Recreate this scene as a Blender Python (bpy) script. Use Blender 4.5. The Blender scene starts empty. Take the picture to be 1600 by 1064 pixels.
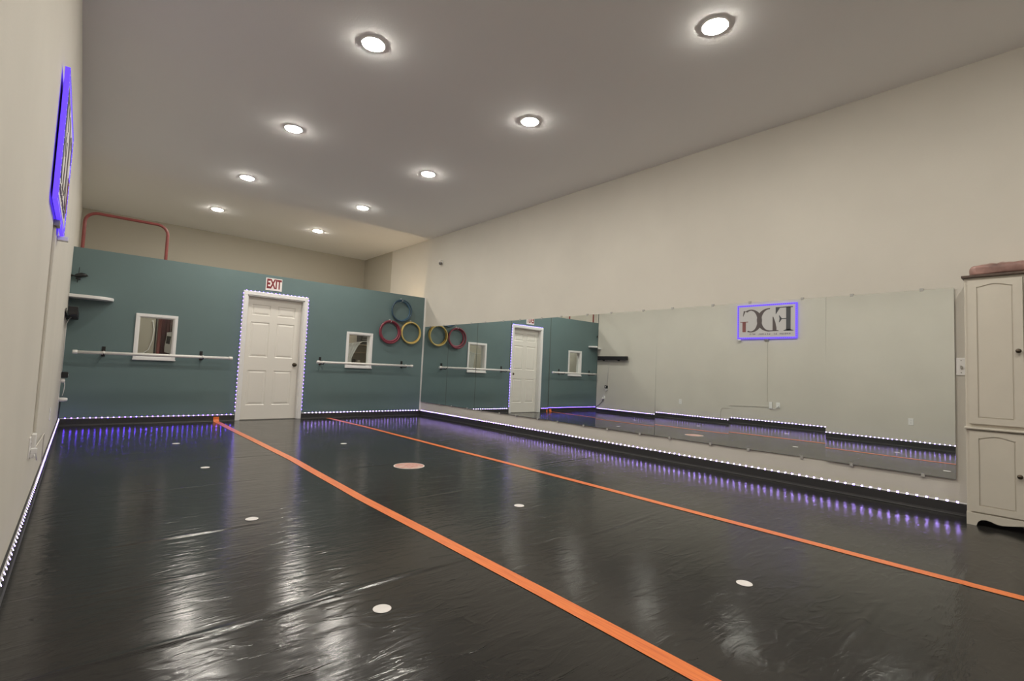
import bpy, bmesh, math, random
from mathutils import Vector, Matrix
random.seed(4)
S = bpy.context.scene
C = S.collection

# ------------------------------------------------------------------ camera
W, H, ZL = 5.506, 3.655, 0.0966          # room width, ceiling height, top of the skirting
Y_FAR, Y_BACK = 3.11, -11.2              # far wall of the back room, wall behind the camera
cam = bpy.data.objects.new('camera', bpy.data.cameras.new('camera'))
C.objects.link(cam)
R_ = Vector((0.75363318, -0.65594644, 0.04208671)); U_ = Vector((-0.07145753, -0.01811209, 0.99727919)); F_ = Vector((0.65339946, 0.7545901, 0.06052218))
P_ = Vector((0.19096926, -8.92953013, 0.9907844))
cam.matrix_world = Matrix(((R_.x, U_.x, -F_.x, P_.x), (R_.y, U_.y, -F_.y, P_.y), (R_.z, U_.z, -F_.z, P_.z), (0, 0, 0, 1)))
cam.data.sensor_width = 36.0
cam.data.lens = 771.97 / 1600 * 36
cam.data.clip_start = 0.02
S.camera = cam
# ------------------------------------------------------------------ world, exposure
wd = bpy.data.worlds.new('world'); S.world = wd; wd.use_nodes = True
wd.node_tree.nodes['Background'].inputs[0].default_value = (0.02, 0.02, 0.025, 1)
wd.node_tree.nodes['Background'].inputs[1].default_value = 0.2
S.view_settings.view_transform = 'Standard'
S.view_settings.look = 'None'
S.view_settings.gamma = 1
S.view_settings.use_curve_mapping = False
S.view_settings.exposure = 0.0
S.cycles.max_bounces = 8
S.cycles.diffuse_bounces = 5
S.cycles.adaptive_threshold = 0.02
S.cycles.glossy_bounces = 4
S.cycles.caustics_reflective = True
S.cycles.blur_glossy = 1.0
S.cycles.caustics_refractive = False
S.cycles.sample_clamp_indirect = 6.0
LAMP_STRENGTH = 335.0
LAMP_COLOR = (1.0, 0.95, 0.855)
LED_COLOR = (0.42, 0.27, 1.0)
LED_STRENGTH = 30.0

# ------------------------------------------------------------------ materials
MATS = {}
def nodes(m):
    m.use_nodes = True
    nt = m.node_tree
    return nt, nt.nodes['Principled BSDF']
def mat(name, col, rough=0.6, metal=0.0, spec=0.5, bump=0.0, bscale=200.0, vary=0.0, vscale=3.0, coat=0.0):
    if name in MATS: return MATS[name]
    m = bpy.data.materials.new(name); nt, b = nodes(m)
    b.inputs['Base Color'].default_value = (*col, 1)
    b.inputs['Roughness'].default_value = rough
    b.inputs['Metallic'].default_value = metal
    b.inputs['Specular IOR Level'].default_value = spec
    b.inputs['Coat Weight'].default_value = coat
    tc = nt.nodes.new('ShaderNodeTexCoord')
    if vary > 0:
        n = nt.nodes.new('ShaderNodeTexNoise'); n.inputs['Scale'].default_value = vscale; n.inputs['Detail'].default_value = 5
        r = nt.nodes.new('ShaderNodeValToRGB')
        r.color_ramp.elements[0].color = tuple(c * (1 - vary) for c in col) + (1,)
        r.color_ramp.elements[1].color = tuple(min(1, c * (1 + vary)) for c in col) + (1,)
        r.color_ramp.elements[0].position = 0.3; r.color_ramp.elements[1].position = 0.7
        nt.links.new(tc.outputs['Object'], n.inputs['Vector']); nt.links.new(n.outputs['Fac'], r.inputs[0]); nt.links.new(r.outputs[0], b.inputs['Base Color'])
    if bump > 0:
        n = nt.nodes.new('ShaderNodeTexNoise'); n.inputs['Scale'].default_value = bscale; n.inputs['Detail'].default_value = 3
        bp = nt.nodes.new('ShaderNodeBump'); bp.inputs['Strength'].default_value = bump; bp.inputs['Distance'].default_value = 0.002
        nt.links.new(tc.outputs['Object'], n.inputs['Vector']); nt.links.new(n.outputs['Fac'], bp.inputs['Height']); nt.links.new(bp.outputs[0], b.inputs['Normal'])
    MATS[name] = m
    return m
def emit(name, col, strength, base=(0.8, 0.8, 0.8)):
    m = bpy.data.materials.new(name); nt, b = nodes(m)
    b.inputs['Base Color'].default_value = (*base, 1)
    b.inputs['Emission Color'].default_value = (*col, 1)
    b.inputs['Emission Strength'].default_value = strength
    MATS[name] = m
    return m
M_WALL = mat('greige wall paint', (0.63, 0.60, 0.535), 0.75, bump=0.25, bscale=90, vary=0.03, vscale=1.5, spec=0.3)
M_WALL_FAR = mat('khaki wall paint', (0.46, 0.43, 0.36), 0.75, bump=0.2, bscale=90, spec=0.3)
M_CEIL = mat('white ceiling paint', (0.93, 0.93, 0.92), 0.8, bump=0.25, bscale=70, spec=0.3)
M_TEAL = mat('teal wall paint', (0.128, 0.192, 0.195), 0.55, bump=0.2, bscale=90, vary=0.05, vscale=1.2)
M_WHITE = mat('white gloss paint', (0.80, 0.77, 0.71), 0.35, bump=0.05, bscale=40)
M_CASING = mat('white casing paint', (0.84, 0.83, 0.82), 0.35)
M_PLASTIC = mat('white plastic', (0.82, 0.81, 0.79), 0.35)
M_PIPE = mat('white pipe plastic', (0.84, 0.82, 0.78), 0.3)
M_BASE = mat('black vinyl skirting', (0.035, 0.034, 0.036), 0.45, bump=0.1, bscale=30)
M_BLACK = mat('black plastic', (0.012, 0.012, 0.013), 0.4)
M_BLACKMETAL = mat('black powder coated metal', (0.02, 0.02, 0.02), 0.45, metal=0.3)
M_BRONZE = mat('dark bronze', (0.10, 0.08, 0.06), 0.35, metal=0.9)
M_CAB = mat('cream cabinet paint', (0.62, 0.58, 0.50), 0.45, bump=0.1, bscale=60, vary=0.03, vscale=4)
M_DARKWOOD = mat('dark wood edge', (0.09, 0.06, 0.045), 0.5, vary=0.2, vscale=20)
M_SUB = mat('screed', (0.05, 0.05, 0.05), 0.9)
M_RED = mat('red painted pipe', (0.25, 0.06, 0.055), 0.35, vary=0.1, vscale=9)
M_STRIP = mat('white flexible tape', (0.7, 0.7, 0.72), 0.5)
M_LED = emit('violet light diodes', LED_COLOR, LED_STRENGTH)
M_LED_BLUE = emit('blue violet light diodes', (0.13, 0.045, 1.0), LED_STRENGTH * 1.9)
M_LED_DOOR = emit('door light diodes', (0.16, 0.08, 1.0), LED_STRENGTH * 0.9)

def orange_tape():
    m = bpy.data.materials.new('orange tape'); nt, b = nodes(m)
    tc = nt.nodes.new('ShaderNodeTexCoord'); mp = nt.nodes.new('ShaderNodeMapping'); mp.inputs['Scale'].default_value = (60, 2.5, 1)
    n = nt.nodes.new('ShaderNodeTexNoise'); n.inputs['Scale'].default_value = 2.0; n.inputs['Detail'].default_value = 6
    r = nt.nodes.new('ShaderNodeValToRGB')
    r.color_ramp.elements[0].position = 0.3; r.color_ramp.elements[0].color = (0.68, 0.13, 0.02, 1)
    r.color_ramp.elements[1].position = 0.75; r.color_ramp.elements[1].color = (0.92, 0.25, 0.045, 1)
    nt.links.new(tc.outputs['Object'], mp.inputs[0]); nt.links.new(mp.outputs[0], n.inputs['Vector']); nt.links.new(n.outputs['Fac'], r.inputs[0]); nt.links.new(r.outputs[0], b.inputs['Base Color'])
    bp = nt.nodes.new('ShaderNodeBump'); bp.inputs['Strength'].default_value = 0.25; bp.inputs['Distance'].default_value = 0.001
    nt.links.new(n.outputs['Fac'], bp.inputs['Height']); nt.links.new(bp.outputs[0], b.inputs['Normal'])
    b.inputs['Roughness'].default_value = 0.4; b.inputs['Coat Weight'].default_value = 0.4; b.inputs['Coat Roughness'].default_value = 0.2
    return m
M_ORANGE = orange_tape()

def vinyl():
    m = bpy.data.materials.new('black dance vinyl'); nt, b = nodes(m)
    tc = nt.nodes.new('ShaderNodeTexCoord')
    def noise(scale, sx, sy, detail, rough=0.5, dist=0.0):
        mp = nt.nodes.new('ShaderNodeMapping'); mp.inputs['Scale'].default_value = (sx, sy, 1)
        n = nt.nodes.new('ShaderNodeTexNoise'); n.inputs['Scale'].default_value = scale; n.inputs['Detail'].default_value = detail
        n.inputs['Roughness'].default_value = rough; n.inputs['Distortion'].default_value = dist
        nt.links.new(tc.outputs['Object'], mp.inputs[0]); nt.links.new(mp.outputs[0], n.inputs['Vector'])
        return n.outputs['Fac']
    def mth(op, a, c):
        k = nt.nodes.new('ShaderNodeMath'); k.operation = op
        for i, v in enumerate((a, c)):
            if isinstance(v, (int, float)): k.inputs[i].default_value = v
            else: nt.links.new(v, k.inputs[i])
        return k.outputs[0]
    dust = noise(1.3, 1, 1, 8, 0.65)
    r = nt.nodes.new('ShaderNodeValToRGB')
    r.color_ramp.elements[0].position = 0.3; r.color_ramp.elements[0].color = (0.016, 0.0155, 0.0145, 1)
    r.color_ramp.elements[1].position = 0.75; r.color_ramp.elements[1].color = (0.030, 0.029, 0.027, 1)
    nt.links.new(dust, r.inputs[0]); nt.links.new(r.outputs[0], b.inputs['Base Color'])
    rr = nt.nodes.new('ShaderNodeMapRange'); rr.inputs['To Min'].default_value = 0.12; rr.inputs['To Max'].default_value = 0.22
    nt.links.new(noise(2.2, 1, 1, 6, 0.6), rr.inputs['Value']); nt.links.new(rr.outputs[0], b.inputs['Roughness'])
    # creases: long across the roll, short along it
    wave = noise(1.0, 0.9, 7.0, 4, 0.5, 0.3)
    crease = noise(1.0, 6.0, 16.0, 3, 0.5, 1.2)
    grain = noise(1.0, 260, 260, 2)
    h = mth('ADD', mth('MULTIPLY', wave, 0.0035), mth('MULTIPLY', mth('POWER', crease, 3.0), 0.005))
    h = mth('ADD', h, mth('MULTIPLY', grain, 0.00008))
    h = mth('ADD', h, mth('MULTIPLY', noise(1.0, 1.2, 55, 3, 0.6, 0.15), 0.0010))
    bp = nt.nodes.new('ShaderNodeBump'); bp.inputs['Strength'].default_value = 0.55; bp.inputs['Distance'].default_value = 1.0
    nt.links.new(h, bp.inputs['Height']); nt.links.new(bp.outputs[0], b.inputs['Normal'])
    b.inputs['Specular IOR Level'].default_value = 0.3
    return m
M_VINYL = vinyl()

def mirror_mat():
    m = bpy.data.materials.new('silvered mirror glass'); nt, b = nodes(m)
    b.inputs['Base Color'].default_value = (0.87, 0.91, 0.90, 1)
    b.inputs['Metallic'].default_value = 1.0; b.inputs['Roughness'].default_value = 0.0
    return m
M_MIRROR = mirror_mat()
M_EDGE = mat('dark mirror edge', (0.10, 0.12, 0.11), 0.25)
def glass_mat():
    m = bpy.data.materials.new('window glass'); nt, b = nodes(m); nt.nodes.remove(b)
    tr = nt.nodes.new('ShaderNodeBsdfTransparent'); tr.inputs[0].default_value = (0.93, 0.95, 0.94, 1)
    gl = nt.nodes.new('ShaderNodeBsdfGlossy'); gl.inputs['Roughness'].default_value = 0.01
    lw = nt.nodes.new('ShaderNodeLayerWeight'); pw = nt.nodes.new('ShaderNodeMath'); pw.operation = 'POWER'; pw.inputs[1].default_value = 5.0
    fr = nt.nodes.new('ShaderNodeMath'); fr.operation = 'MULTIPLY_ADD'; fr.inputs[1].default_value = 0.6; fr.inputs[2].default_value = 0.03
    nt.links.new(lw.outputs['Facing'], pw.inputs[0]); nt.links.new(pw.outputs[0], fr.inputs[0])
    mx = nt.nodes.new('ShaderNodeMixShader')
    nt.links.new(fr.outputs[0], mx.inputs[0]); nt.links.new(tr.outputs[0], mx.inputs[1]); nt.links.new(gl.outputs[0], mx.inputs[2])
    nt.links.new(mx.outputs[0], nt.nodes['Material Output'].inputs[0])
    return m
M_GLASS = glass_mat()

# ------------------------------------------------------------------ geometry helpers
def box(bm, x0, x1, y0, y1, z0, z1, mi=0):
    vs = [bm.verts.new((x, y, z)) for x in (x0, x1) for y in (y0, y1) for z in (z0, z1)]
    out = []
    for f in ((0, 1, 3, 2), (4, 6, 7, 5), (0, 4, 5, 1), (2, 3, 7, 6), (0, 2, 6, 4), (1, 5, 7, 3)):
        fc = bm.faces.new([vs[i] for i in f]); fc.material_index = mi; out.append(fc)
    return out
def tube(bm, pts, r, n=10, closed=False, mi=0, cap=True):
    pts = [Vector(p) for p in pts]; N = len(pts); rings = []
    prev = None
    for i, p in enumerate(pts):
        if closed: t = (pts[(i + 1) % N] - pts[i - 1]).normalized()
        else: t = (pts[min(i + 1, N - 1)] - pts[max(i - 1, 0)]).normalized()
        if prev is None:
            a = Vector((0, 0, 1)) if abs(t.z) < 0.9 else Vector((1, 0, 0))
            u = t.cross(a).normalized()
        else:
            u = (prev - t * prev.dot(t)).normalized()
        prev = u; v = t.cross(u)
        rr = r[i] if isinstance(r, (list, tuple)) else r
        rings.append([bm.verts.new(p + (u * math.cos(2 * math.pi * k / n) + v * math.sin(2 * math.pi * k / n)) * rr) for k in range(n)])
    for i in range(N if closed else N - 1):
        a, b = rings[i], rings[(i + 1) % N]
        for k in range(n):
            f = bm.faces.new((a[k], a[(k + 1) % n], b[(k + 1) % n], b[k])); f.material_index = mi; f.smooth = True
    if cap and not closed:
        for rg in (rings[0][::-1], rings[-1]):
            f = bm.faces.new(rg); f.material_index = mi
def lathe(bm, prof, origin, axis='z', n=24, mi=0):
    """prof: (radius, height) pairs turned about an axis through origin."""
    o = Vector(origin); rings = []
    ax = {'x': Vector((1, 0, 0)), 'y': Vector((0, 1, 0)), 'z': Vector((0, 0, 1)), '-x': Vector((-1, 0, 0)), '-y': Vector((0, -1, 0)), '-z': Vector((0, 0, -1))}[axis]
    u = ax.orthogonal().normalized(); v = ax.cross(u)
    for r, h in prof:
        rings.append([bm.verts.new(o + ax * h + (u * math.cos(2 * math.pi * k / n) + v * math.sin(2 * math.pi * k / n)) * max(r, 1e-5)) for k in range(n)])
    for a, b in zip(rings, rings[1:]):
        for k in range(n):
            f = bm.faces.new((a[k], a[(k + 1) % n], b[(k + 1) % n], b[k])); f.smooth = True; f.material_index = mi
    bm.faces.new(rings[0][::-1]).material_index = mi
    bm.faces.new(rings[-1]).material_index = mi
def prism(bm, outline, fn, d0, d1, mi=0):
    """outline: 2D points; fn(a, b, d) -> 3D; extruded from depth d0 to d1."""
    A = [bm.verts.new(fn(a, b, d0)) for a, b in outline]; B = [bm.verts.new(fn(a, b, d1)) for a, b in outline]
    n = len(outline)
    f0 = bm.faces.new(A); f1 = bm.faces.new(B[::-1]); f0.material_index = f1.material_index = mi
    for i in range(n):
        bm.faces.new((A[i], B[i], B[(i + 1) % n], A[(i + 1) % n])).material_index = mi
def obj(name, bm, mats, parent=None, bevel=0.0, smooth=False):
    bmesh.ops.recalc_face_normals(bm, faces=bm.faces[:])
    me = bpy.data.meshes.new(name); bm.to_mesh(me); bm.free()
    for m in (mats if isinstance(mats, (list, tuple)) else [mats]): me.materials.append(m)
    o = bpy.data.objects.new(name, me); C.objects.link(o)
    if smooth:
        for p in me.polygons: p.use_smooth = True
    if bevel > 0:
        md = o.modifiers.new('bevel', 'BEVEL'); md.width = bevel; md.segments = 2; md.limit_method = 'ANGLE'
    if parent: o.parent = parent
    return o
def B(name, x0, x1, y0, y1, z0, z1, m, parent=None, bevel=0.0):
    bm = bmesh.new(); box(bm, x0, x1, y0, y1, z0, z1); return obj(name, bm, m, parent, bevel)
def tag(o, label=None, cat=None, group=None, kind=None):
    for k, v in (('label', label), ('category', cat), ('group', group), ('kind', kind)):
        if v: o[k] = v
    return o
def thing(name, label, cat, group=None, kind=None):
    o = bpy.data.objects.new(name, None); C.objects.link(o); o.empty_display_size = 0.05
    return tag(o, label, cat, group, kind)
def struct(o, label=None):
    o['kind'] = 'structure'
    if label: o['label'] = label
    return o

# ------------------------------------------------------------------ room shell
TEAL_H, T = 2.42, 0.12
bm = bmesh.new(); box(bm, -0.2, W + 0.2, Y_BACK - 0.1, Y_FAR + 0.1, -0.12, -0.004)
FLOOR = struct(obj('floor', bm, M_SUB), 'black vinyl dance floor with orange taped seams')
# three vinyl rolls laid down the room, slightly wrinkled; (x of middle, half length, y, height, width)
RIDGES = [(0.95, 0.75, -6.82, 0.0045, 0.028), (0.75, 0.34, -5.63, 0.005, 0.022), (0.52, 0.22, -6.25, 0.004, 0.02), (0.9, 0.5, -4.43, 0.003, 0.02),
          (1.3, 0.5, -3.33, 0.003, 0.02), (0.75, 0.3, -2.65, 0.002, 0.02), (1.45, 0.4, -0.85, 0.0035, 0.02), (1.2, 0.5, -1.45, 0.002, 0.02),
          (2.45, 0.25, -4.36, 0.003, 0.02), (3.45, 0.2, -5.03, 0.0035, 0.022), (4.3, 0.5, -5.1, 0.003, 0.025), (2.5, 0.4, -5.6, 0.002, 0.02),
          (3.0, 0.35, -6.9, 0.003, 0.025), (3.8, 0.25, -8.5, 0.004, 0.025), (2.75, 0.3, -8.3, 0.003, 0.02), (4.5, 0.6, -2.2, 0.002, 0.02), (4.4, 0.6, -0.8, 0.002, 0.02)]
def hgt(x, y):
    z = 0.0
    for cx, hl, cy, a, w in RIDGES:
        w = w * 0.6; a = a * 0.6; dy = y - cy - 0.03 * (x - cx) - 0.012 * math.sin(x * 5 + cx)
        if abs(dy) < 4 * w and abs(x - cx) < 2 * hl:
            z += a * (math.exp(-(dy / w) ** 2) - 0.45 * math.exp(-((dy + 2.1 * w) / w) ** 2)) * math.exp(-((x - cx) / hl) ** 4)
    return z + 0.0006 * math.sin(x * 3.1 + y * 1.7) + 0.0006 * math.sin(y * 4.3 - x)
def sheet(x0, x1, y0, y1):
    bm = bmesh.new(); nx, ny = 22, int((y1 - y0) / 0.009); rows = []
    for j in range(ny + 1):
        y = y0 + (y1 - y0) * j / ny
        rows.append([bm.verts.new((x, y, hgt(x, y) - 0.0012)) for x in [x0 + (x1 - x0) * i / nx for i in range(nx + 1)]])
    for a, b in zip(rows, rows[1:]):
        for i in range(nx):
            bm.faces.new((a[i], a[i + 1], b[i + 1], b[i])).smooth = True
    return obj('vinyl_sheet', bm, M_VINYL, FLOOR)
for x0, x1 in ((0.0, 1.826), (1.829, 3.688), (3.691, W)): sheet(x0, x1, Y_BACK, 0.12)
B('back_room_flooring', 0, W, 0.125, Y_FAR, -0.0035, 0.0, mat('grey carpet', (0.12, 0.11, 0.10), 0.9, bump=0.5, bscale=300), FLOOR)

struct(B('ceiling', -0.2, W + 0.2, Y_BACK - 0.1, Y_FAR + 0.1, H, H + 0.12, M_CEIL), 'flat grey painted ceiling with recessed lights')
struct(B('wall_left', -0.12, 0.0, Y_BACK, Y_FAR, -0.004, H, M_WALL), 'long pale greige wall opposite the mirrors')
WALL_R = struct(B('wall_right', W, W + 0.12, Y_BACK, Y_FAR, -0.004, H, M_WALL), 'long pale greige wall carrying the mirrors')
B('darker_band', W - 0.006, W, 1.62, Y_FAR, 0, H, M_WALL_FAR, WALL_R)  # thin panel over the rear stretch, in the far wall's darker khaki
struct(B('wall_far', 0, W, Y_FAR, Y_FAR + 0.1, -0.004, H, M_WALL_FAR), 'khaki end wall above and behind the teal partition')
struct(B('wall_back', 0, W, Y_BACK - 0.1, Y_BACK, -0.004, H, M_WALL), 'greige wall closing the near end of the room')

WIN1 = (0.735, 1.243, 0.918, 1.592); WIN2 = (3.86, 4.378, 0.912, 1.585); CW = 0.042
DOOR = (2.105, 3.128, 2.11); DC = 0.06
def wall_front():
    holes = [(w[0] + CW, w[1] - CW, w[2] + CW, w[3] - CW) for w in (WIN1, WIN2)] + [(DOOR[0] + DC, DOOR[1] - DC, 0.0, DOOR[2] - DC)]
    xs = sorted({0.0, W} | {h[0] for h in holes} | {h[1] for h in holes}); zs = sorted({0.0, TEAL_H} | {h[2] for h in holes} | {h[3] for h in holes})
    bm = bmesh.new(); V = {}
    def v(i, y, k):
        key = (i, y, k)
        if key not in V: V[key] = bm.verts.new((xs[i], y, zs[k]))
        return V[key]
    def solid(i, k):
        if i < 0 or k < 0 or i >= len(xs) - 1 or k >= len(zs) - 1: return False
        cx, cz = (xs[i] + xs[i + 1]) / 2, (zs[k] + zs[k + 1]) / 2
        return not any(h[0] < cx < h[1] and h[2] < cz < h[3] for h in holes)
    for i in range(len(xs) - 1):
        for k in range(len(zs) - 1):
            if not solid(i, k): continue
            f = bm.faces.new((v(i, 0.0, k), v(i + 1, 0.0, k), v(i + 1, 0.0, k + 1), v(i, 0.0, k + 1))); f.material_index = 0
            f = bm.faces.new((v(i, T, k), v(i, T, k + 1), v(i + 1, T, k + 1), v(i + 1, T, k))); f.material_index = 1
            for (di, dk, a, b) in ((-1, 0, (i, k), (i, k + 1)), (1, 0, (i + 1, k), (i + 1, k + 1)), (0, -1, (i, k), (i + 1, k)), (0, 1, (i, k + 1), (i + 1, k + 1))):
                if not solid(i + di, k + dk):
                    f = bm.faces.new((v(a[0], 0.0, a[1]), v(b[0], 0.0, b[1]), v(b[0], T, b[1]), v(a[0], T, a[1]))); f.material_index = 1
    return struct(obj('wall_front', bm, [M_TEAL, M_WALL]), 'dark teal partition wall with a door and two small windows')
wall_front()

# skirtings with a rolled top edge, black vinyl
def skirting(name, p0, p1, nrm, label):
    bm = bmesh.new(); p0 = Vector(p0); p1 = Vector(p1); n = Vector(nrm)
    prof = [(0.0, 0.0), (0.022, 0.0), (0.016, 0.006), (0.013, 0.02), (0.013, ZL - 0.012), (0.010, ZL - 0.004), (0.0, ZL - 0.003)]
    prism(bm, prof, lambda a, b, d: p0.lerp(p1, d) + n * a + Vector((0, 0, b)), 0.0, 1.0)
    return struct(obj(name, bm, M_BASE), label)
skirting('baseboard_left', (0, Y_BACK, 0), (0, 0, 0), (1, 0, 0), 'black vinyl baseboard along the long wall opposite the mirrors')
skirting('baseboard_right', (W, -8.36, 0), (W, 0, 0), (-1, 0, 0), 'black vinyl baseboard below the mirrors')
skirting('baseboard_front_left', (0.02, 0, 0), (DOOR[0] - 0.003, 0, 0), (0, -1, 0), 'black vinyl baseboard on the teal wall up to the door hinges')
skirting('baseboard_front_right', (DOOR[1] + 0.003, 0, 0), (W - 0.02, 0, 0), (0, -1, 0), 'black vinyl baseboard on the teal wall below the hoops')
bm = bmesh.new(); box(bm, W - 0.03, W, -0.014, 0.0, ZL, TEAL_H)
struct(obj('trim_1', bm, M_CASING), 'thin white corner bead between teal wall and mirrors')

# ------------------------------------------------------------------ windows
def window(name, w, label):
    x0, x1, z0, z1 = w
    root = thing(name, label, None, kind='structure')
    def frame(bm, a0, a1, b0, b1, wd, y0, y1):
        box(bm, a0, a1, y0, y1, b1 - wd, b1); box(bm, a0, a1, y0, y1, b0, b0 + wd)
        box(bm, a0, a0 + wd, y0, y1, b0 + wd, b1 - wd); box(bm, a1 - wd, a1, y0, y1, b0 + wd, b1 - wd)
    bm = bmesh.new(); frame(bm, x0, x1, z0, z1, CW, -0.018, 0.0); obj('casing', bm, M_CASING, root, 0.003)
    bm = bmesh.new(); frame(bm, x0 + CW - 0.0005, x1 - CW + 0.0005, z0 + CW - 0.0005, z1 - CW + 0.0005, 0.012, -0.002, T + 0.002); obj('jamb', bm, M_CASING, root)
    B('sill', x0 - 0.006, x1 + 0.006, -0.032, -0.018, z0 - 0.002, z0 + 0.018, M_CASING, root, 0.003)
    B('pane', x0 + CW + 0.011, x1 - CW - 0.011, 0.055, 0.060, z0 + CW + 0.011, z1 - CW - 0.011, M_GLASS, root)
    return root
window('window_1', WIN1, 'small white framed window in the teal wall beside the corner shelf')
window('window_2', WIN2, 'small white framed window in the teal wall beside the hoops')

# ------------------------------------------------------------------ door
def door():
    root = thing('door_1', 'white six panel exit door outlined with violet lights', None, kind='structure')
    x0, x1, zt = DOOR
    bm = bmesh.new()
    box(bm, x0, x0 + DC, -0.02, 0, 0, zt - DC); box(bm, x1 - DC, x1, -0.02, 0, 0, zt - DC); box(bm, x0, x1, -0.02, 0, zt - DC, zt)
    obj('casing', bm, M_CASING, root, 0.004)
    bm = bmesh.new(); a0, a1, at = x0 + DC, x1 - DC, zt - DC
    box(bm, a0 - 0.001, a0 + 0.014, -0.004, T + 0.03, 0, at); box(bm, a1 - 0.014, a1 + 0.001, -0.004, T + 0.03, 0, at); box(bm, a0, a1, -0.004, T + 0.03, at - 0.014, at + 0.001)
    obj('jamb', bm, M_CASING, root)
    s0, s1, st, sy = a0 + 0.016, a1 - 0.016, at - 0.016, 0.092
    bm = bmesh.new(); box(bm, s0, s1, sy + 0.008, sy + 0.04, 0.006, st)
    cols = [(2.262, 2.552), (2.664, 2.956)]; rows = [(0.24, 0.815), (1.035, 1.62), (1.735, 1.915)]
    xs = [s0, cols[0][0], cols[0][1], cols[1][0], cols[1][1], s1]; zs = [0.006] + [z for r in rows for z in r] + [st]
    for i in range(5):
        for k in range(7):
            if i in (1, 3) and k in (1, 3, 5): continue
            box(bm, xs[i], xs[i + 1], sy, sy + 0.009, zs[k], zs[k + 1])
    bmesh.ops.remove_doubles(bm, verts=bm.verts[:], dist=1e-5)
    slab = obj('slab', bm, M_WHITE, root)
    for (c0, c1) in cols:
        for (r0, r1) in rows:                                   # raised and fielded panel with sloping shoulders
            bm = bmesh.new(); g, sl = 0.012, 0.03
            loops = []
            for ins, d in ((0.0, 0.0), (g, 0.0085), (g + 0.004, 0.0085), (g + sl, 0.001)):
                loops.append([bm.verts.new((x, sy + d, z)) for x, z in ((c0 + ins, r0 + ins), (c1 - ins, r0 + ins), (c1 - ins, r1 - ins), (c0 + ins, r1 - ins))])
            for a, b in zip(loops, loops[1:]):
                for q in range(4): bm.faces.new((a[q], a[(q + 1) % 4], b[(q + 1) % 4], b[q]))
            bm.faces.new(loops[-1])
            obj('door_panel', bm, M_WHITE, slab)
    bm = bmesh.new(); lathe(bm, [(0.033, 0), (0.033, 0.006), (0.012, 0.010), (0.011, 0.035), (0.026, 0.045), (0.029, 0.058), (0.022, 0.07), (0.0, 0.073)], (2.993, sy, 0.93), '-y')
    tag(obj('knob', bm, M_BRONZE, root), 'dark bronze door knob')
    bm = bmesh.new(); box(bm, a0, a1, -0.004, T + 0.03, -0.001, 0.005); obj('threshold', bm, mat('worn threshold', (0.10, 0.095, 0.085), 0.5), root)
    for z in (0.25, 1.05, 1.82):
        bm = bmesh.new(); tube(bm, [(a0 + 0.015, sy - 0.003, z - 0.045), (a0 + 0.015, sy - 0.003, z + 0.045)], 0.006, 8); obj('hinge', bm, M_WHITE, root)
door()

def font_mesh(name, text, size, depth, m, parent, M4, sx=1.0, bold=0.0):
    cu = bpy.data.curves.new(name, 'FONT'); cu.body = text; cu.size = size; cu.extrude = depth; cu.offset = bold; cu.align_x = 'CENTER'; cu.align_y = 'CENTER'
    t = bpy.data.objects.new(name, cu); C.objects.link(t)
    bpy.context.view_layer.update()
    me = bpy.data.meshes.new_from_object(t.evaluated_get(bpy.context.evaluated_depsgraph_get()))
    C.objects.unlink(t); bpy.data.objects.remove(t)
    me.transform(Matrix.Diagonal((sx, 1, 1, 1))); me.transform(M4)
    me.materials.clear(); me.materials.append(m)
    o = bpy.data.objects.new(name, me); C.objects.link(o); o.parent = parent
    return o
ex = thing('exit_sign', 'white exit sign with dark red capital letters above the door', 'sign')
B('sign_board', 2.422, 2.678, -0.006, 0.0, 2.163, 2.372, mat('white sign plastic', (0.85, 0.80, 0.78), 0.4), ex, 0.002)
FRONT = Matrix.Translation((2.55, -0.0072, 2.268)) @ Matrix.Rotation(math.pi / 2, 4, 'X')
tag(font_mesh('lettering', 'EXIT', 0.215, 0.0008, mat('dark red print', (0.22, 0.018, 0.025), 0.5), ex, FRONT, 0.53, 0.0085), 'dark red lettering')

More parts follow.
